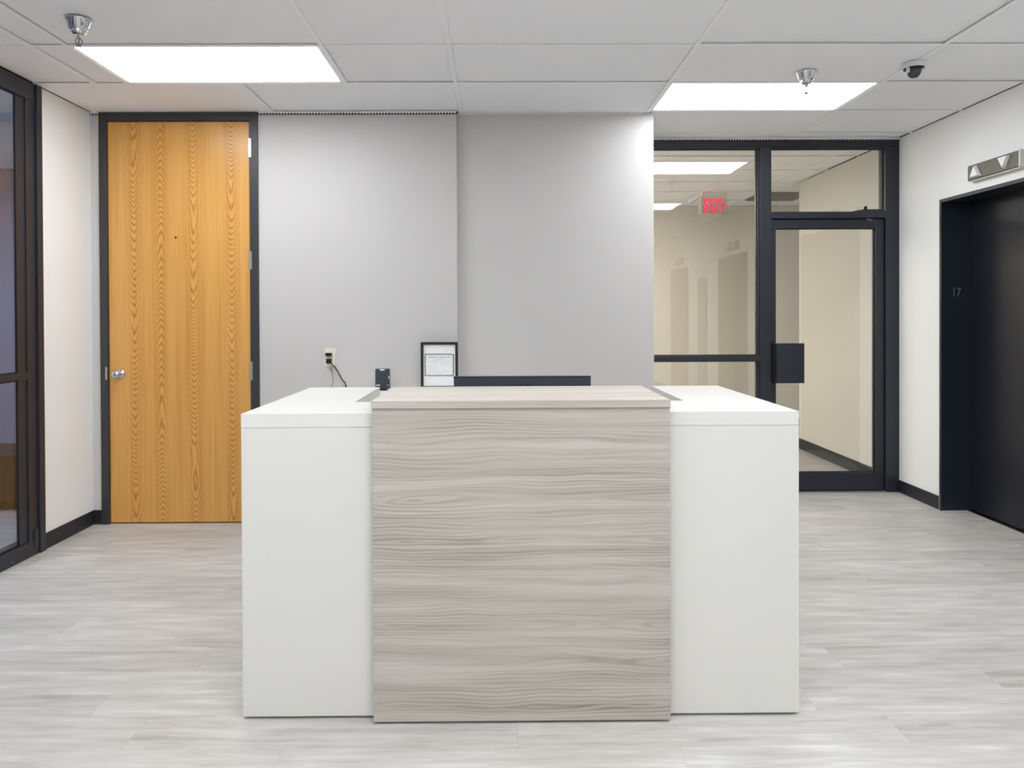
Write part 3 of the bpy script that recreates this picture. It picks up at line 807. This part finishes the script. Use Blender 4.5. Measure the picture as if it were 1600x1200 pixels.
for zz, x_0, x_1 in ((1.055, -.41, -.345), (1.041, -.45, -.305)):
    box(ln, x_0, x_1, yq-.0003, yq+.0003, zz-.0016, zz+.0016)
obj('text_line', ln, 'print_pale', pa)
ln = bmesh.new()
for zz, x_0, x_1 in ((1.026, -.43, -.39), (1.026, -.37, -.32), (1.013, -.445, -.40), (1.013, -.34, -.31), (1.000, -.44, -.385), (.988, -.45, -.39), (.988, -.36, -.31), (.975, -.45, -.31), (.965, -.40, -.355)):
    box(ln, x_0, x_1, yq-.0003, yq+.0003, zz-.0009, zz+.0009)
obj('text_line', ln, 'print_pale', pa)

# ---- small black device
dv = thing('network_device', 'small upright black box with white stickers, left of the framed certificate', 'electronic device', (-.726, 4.84, CT))
obj('device_case', B(-.771, -.681, 4.84, 4.868, CT+.010, 1.003, bev=.004), 'black_plastic', dv)
obj('device_foot', B(-.757, -.700, 4.825, 4.885, CT+.0005, CT+.011, bev=.002), 'black_rubber', dv)
obj('sticker', B(-.742, -.712, 4.8385, 4.8402, .993, 1.000), 'paper', dv)
obj('sticker', B(-.688, -.683, 4.8385, 4.8402, .940, .958), 'white_plastic', dv)
obj('sticker', B(-.765, -.740, 4.8385, 4.8402, .898, .904), 'white_plastic', dv)
obj('sticker', B(-.697, -.688, 4.8385, 4.8402, .899, .903), 'white_plastic', dv)
obj('indicator_lamp', lathe([(.003, 4.8385), (.003, 4.8402)], 12, 'Y', (-.727, 0, .985)), 'digit', dv)

# ---- outlet with plugs and cords
ou = thing('wall_outlet', 'ivory duplex wall outlet on the grey wall beside the door', 'outlet', (-1.084, D1, 1.012))
obj('cover_plate', B(-1.119, -1.049, D1-.006, D1-.0003, 1.012, 1.126, bev=.002), 'ivory', ou)
for zc in (1.047, 1.089):
    rc = obj('receptacle', B(-1.101, -1.067, D1-.008, D1-.0055, zc-.014, zc+.014, bev=.002), 'ivory', ou)
    sl = B(-1.093, -1.090, D1-.0084, D1-.0079, zc-.004, zc+.006); box(sl, -1.078, -1.075, D1-.0084, D1-.0079, zc-.004, zc+.005)
    obj('slot', sl, 'gasket', rc)
obj('cover_screw', lathe([(.003, D1-.0075), (.003, D1-.0055)], 10, 'Y', (-1.084, 0, 1.068)), 'steel', ou)
ad = thing('plug_adapter', 'small flat black adapter in the upper socket of the outlet', 'plug', (-1.089, D1-.0085, 1.087))
obj('adapter_body', B(-1.110, -1.070, D1-.030, D1-.0087, 1.079, 1.098, bev=.002), 'black_rubber', ad)
obj('adapter_face', B(-1.098, -1.082, D1-.0315, D1-.0298, 1.074, 1.094, bev=.0008), 'gasket', ad)
pc = thing('power_cord', 'thick black power cord hanging from the lower socket of the outlet', 'cord', (-1.085, D1-.0085, 1.045))
bm = B(-1.104, -1.072, D1-.036, D1-.0087, 1.030, 1.061, bev=.005); o = obj('plug', bm, 'black_rubber', pc); smooth_angle(o)
o = obj('cable', tube(spline([(-1.080, D1-.028, 1.040), (-1.062, D1-.024, 1.020), (-1.036, D1-.018, .985), (-1.008, D1-.014, .93), (-.978, D1-.013, .865), (-.985, D1-.012, .60), (-1.0, D1-.014, .25), (-1.0, D1-.03, .008)]), .0035, 10), 'black_rubber', pc, smooth=True)
tc = obj('thin_cable', tube(spline([(-1.074, D1-.009, 1.010), (-1.074, D1-.014, .99), (-1.064, D1-.010, .945), (-1.066, D1-.010, .90), (-1.076, D1-.010, .862), (-1.08, D1-.010, .55), (-1.07, D1-.010, .2), (-1.06, D1-.02, .005)]), .0013, 8), 'black_rubber', None, origin=(-1.072, D1-.02, 1.03), smooth=True)
tc.name = 'thin_cord'; setp(tc, 'thin black wire dangling straight below the outlet', 'cord')

# ================================================================ SPRINKLERS, CAMERA
def sprinkler(x, y, label, rot=0):
    t = thing('fire_sprinkler', label, 'sprinkler', (x, y, H-.0016))
    z = H-.0016
    o = obj('escutcheon', lathe([(.053, z), (.053, z-.003), (.048, z-.010), (.041, z-.034), (.035, z-.046), (.031, z-.049), (.030, z-.056), (.024, z-.064), (.012, z-.068), (.010, z-.068)], 40, 'Z', (x, y, 0)), 'chrome', t); smooth_angle(o, .5)
    # ribs around the cone
    rb = bmesh.new()
    for i in range(14):
        th = 2*PI*i/14
        tube([(x+.0485*math.cos(th), y+.0485*math.sin(th), z-.008), (x+.0375*math.cos(th), y+.0375*math.sin(th), z-.042)], .0024, 6, False, rb)
    obj('escutcheon_ribs', rb, 'steel', o)
    obj('sprinkler_body', lathe([(.009, z-.066), (.009, z-.076), (.0065, z-.078), (.0065, z-.081)], 16, 'Z', (x, y, 0)), 'steel', t)
    ar = bmesh.new(); pts = []
    for i in range(13):
        q = i/12; zz = z-.078-.036*q; rd = .014*math.sin(PI*min(1, q*1.0)*.93+.12)
        pts.append((rd, zz))
    for s in (-1, 1):
        tube([(x+s*p*math.cos(rot), y+s*p*math.sin(rot), q) for p, q in pts], .0025, 6, False, ar)
    obj('frame_arms', ar, 'steel_dark', t)
    obj('glass_bulb', lathe([(.0018, z-.08), (.0026, z-.09), (.0026, z-.104), (.0015, z-.112)], 12, 'Z', (x, y, 0)), 'digit', t, smooth=True)
    df = lathe([(.004, z-.112), (.004, z-.1165), (.0135, z-.1165), (.0135, z-.118)], 24, 'Z', (x, y, 0))
    obj('deflector', df, 'steel_dark', t)
sprinkler(-1.846, 3.44, 'chrome ceiling sprinkler on the left, in front of the light panel above the door', .9)
sprinkler(1.674, 4.19, 'chrome ceiling sprinkler on the right, overlapping the right light panel', 0)
x, y, z = 2.183, 4.05, H-.0016
sc_ = thing('security_camera', 'small smoked dome camera on the ceiling right of the sprinkler', 'security camera', (x, y, z))
o = obj('mounting_base', lathe([(.052, z), (.055, z-.006), (.055, z-.022), (.050, z-.027), (.030, z-.028)], 40, 'Z', (x, y, 0)), 'white_plastic', sc_); smooth_angle(o)
o = obj('base_ring', lathe([(.051, z-.026), (.051, z-.031), (.034, z-.034)], 40, 'Z', (x, y, 0)), 'dome', sc_)
o = obj('camera_dome', lathe([(.037, z-.030), (.037, z-.044)]+[(.035*math.cos(t*PI/16), z-.044-.034*math.sin(t*PI/16)) for t in range(0, 8)], 36, 'Z', (x, y, 0)), 'dome', sc_, smooth=True)
obj('camera_bracket', B(x-.05, x-.036, y-.030, y-.018, z-.055, z-.028, bev=.002), 'white_plastic', sc_)

# ================================================================ CORRIDOR: EXIT SIGN, GRILLE
es = thing('exit_sign', 'red EXIT sign with a right arrow hanging in the corridor behind the glass', 'exit sign', (2.32, 8.35, H))
obj('sign_canopy', B(2.18, 2.225, 8.25, 8.85, H-.034, H-.0016, bev=.002), 'white_plastic', es)
obj('sign_canopy', B(2.164, 2.475, 8.336, 8.364, H-.022, H-.0016, bev=.002), 'grid', es)
pn = obj('sign_panel', B(2.164, 2.475, 8.347, 8.353, 2.418, H-.021), 'acrylic', es)
obj('panel_edge_glow', B(2.164, 2.200, 8.345, 8.355, 2.418, H-.022), 'ivory', pn)  # cream edge strips carry the sign's lit glow in their colour
obj('panel_edge_glow', B(2.200, 2.40, 8.345, 8.355, 2.418, 2.428), 'ivory', pn)
obj('exit_lettering', shift(text_bm('EXIT', .2, .205, .002, .006), 2.325, 8.342, 2.515), 'exit_red', pn, label='red EXIT letters')
obj('arrow', prism([(2.435, 2.555), (2.452, 2.555), (2.472, 2.515), (2.452, 2.475), (2.435, 2.475), (2.452, 2.515)], 'Y', 8.339, 8.345), 'exit_red', pn, label='red right-pointing arrow')
gr = thing('return_grille', 'grey louvred air grille in the corridor ceiling behind the glass', 'ceiling vent', (3.1, 8.555, H))
obj('grille_frame', B(2.81, 3.39, 8.265, 8.845, H-.002, H+.004), 'hall_panel', gr)
for i in range(18):
    obj('louvre', prism([(8.285+i*.0305, H-.003), (8.290+i*.0305, H-.003), (8.305+i*.0305, H-.014), (8.300+i*.0305, H-.014)], 'X', 2.83, 3.37), 'hall_panel', gr)
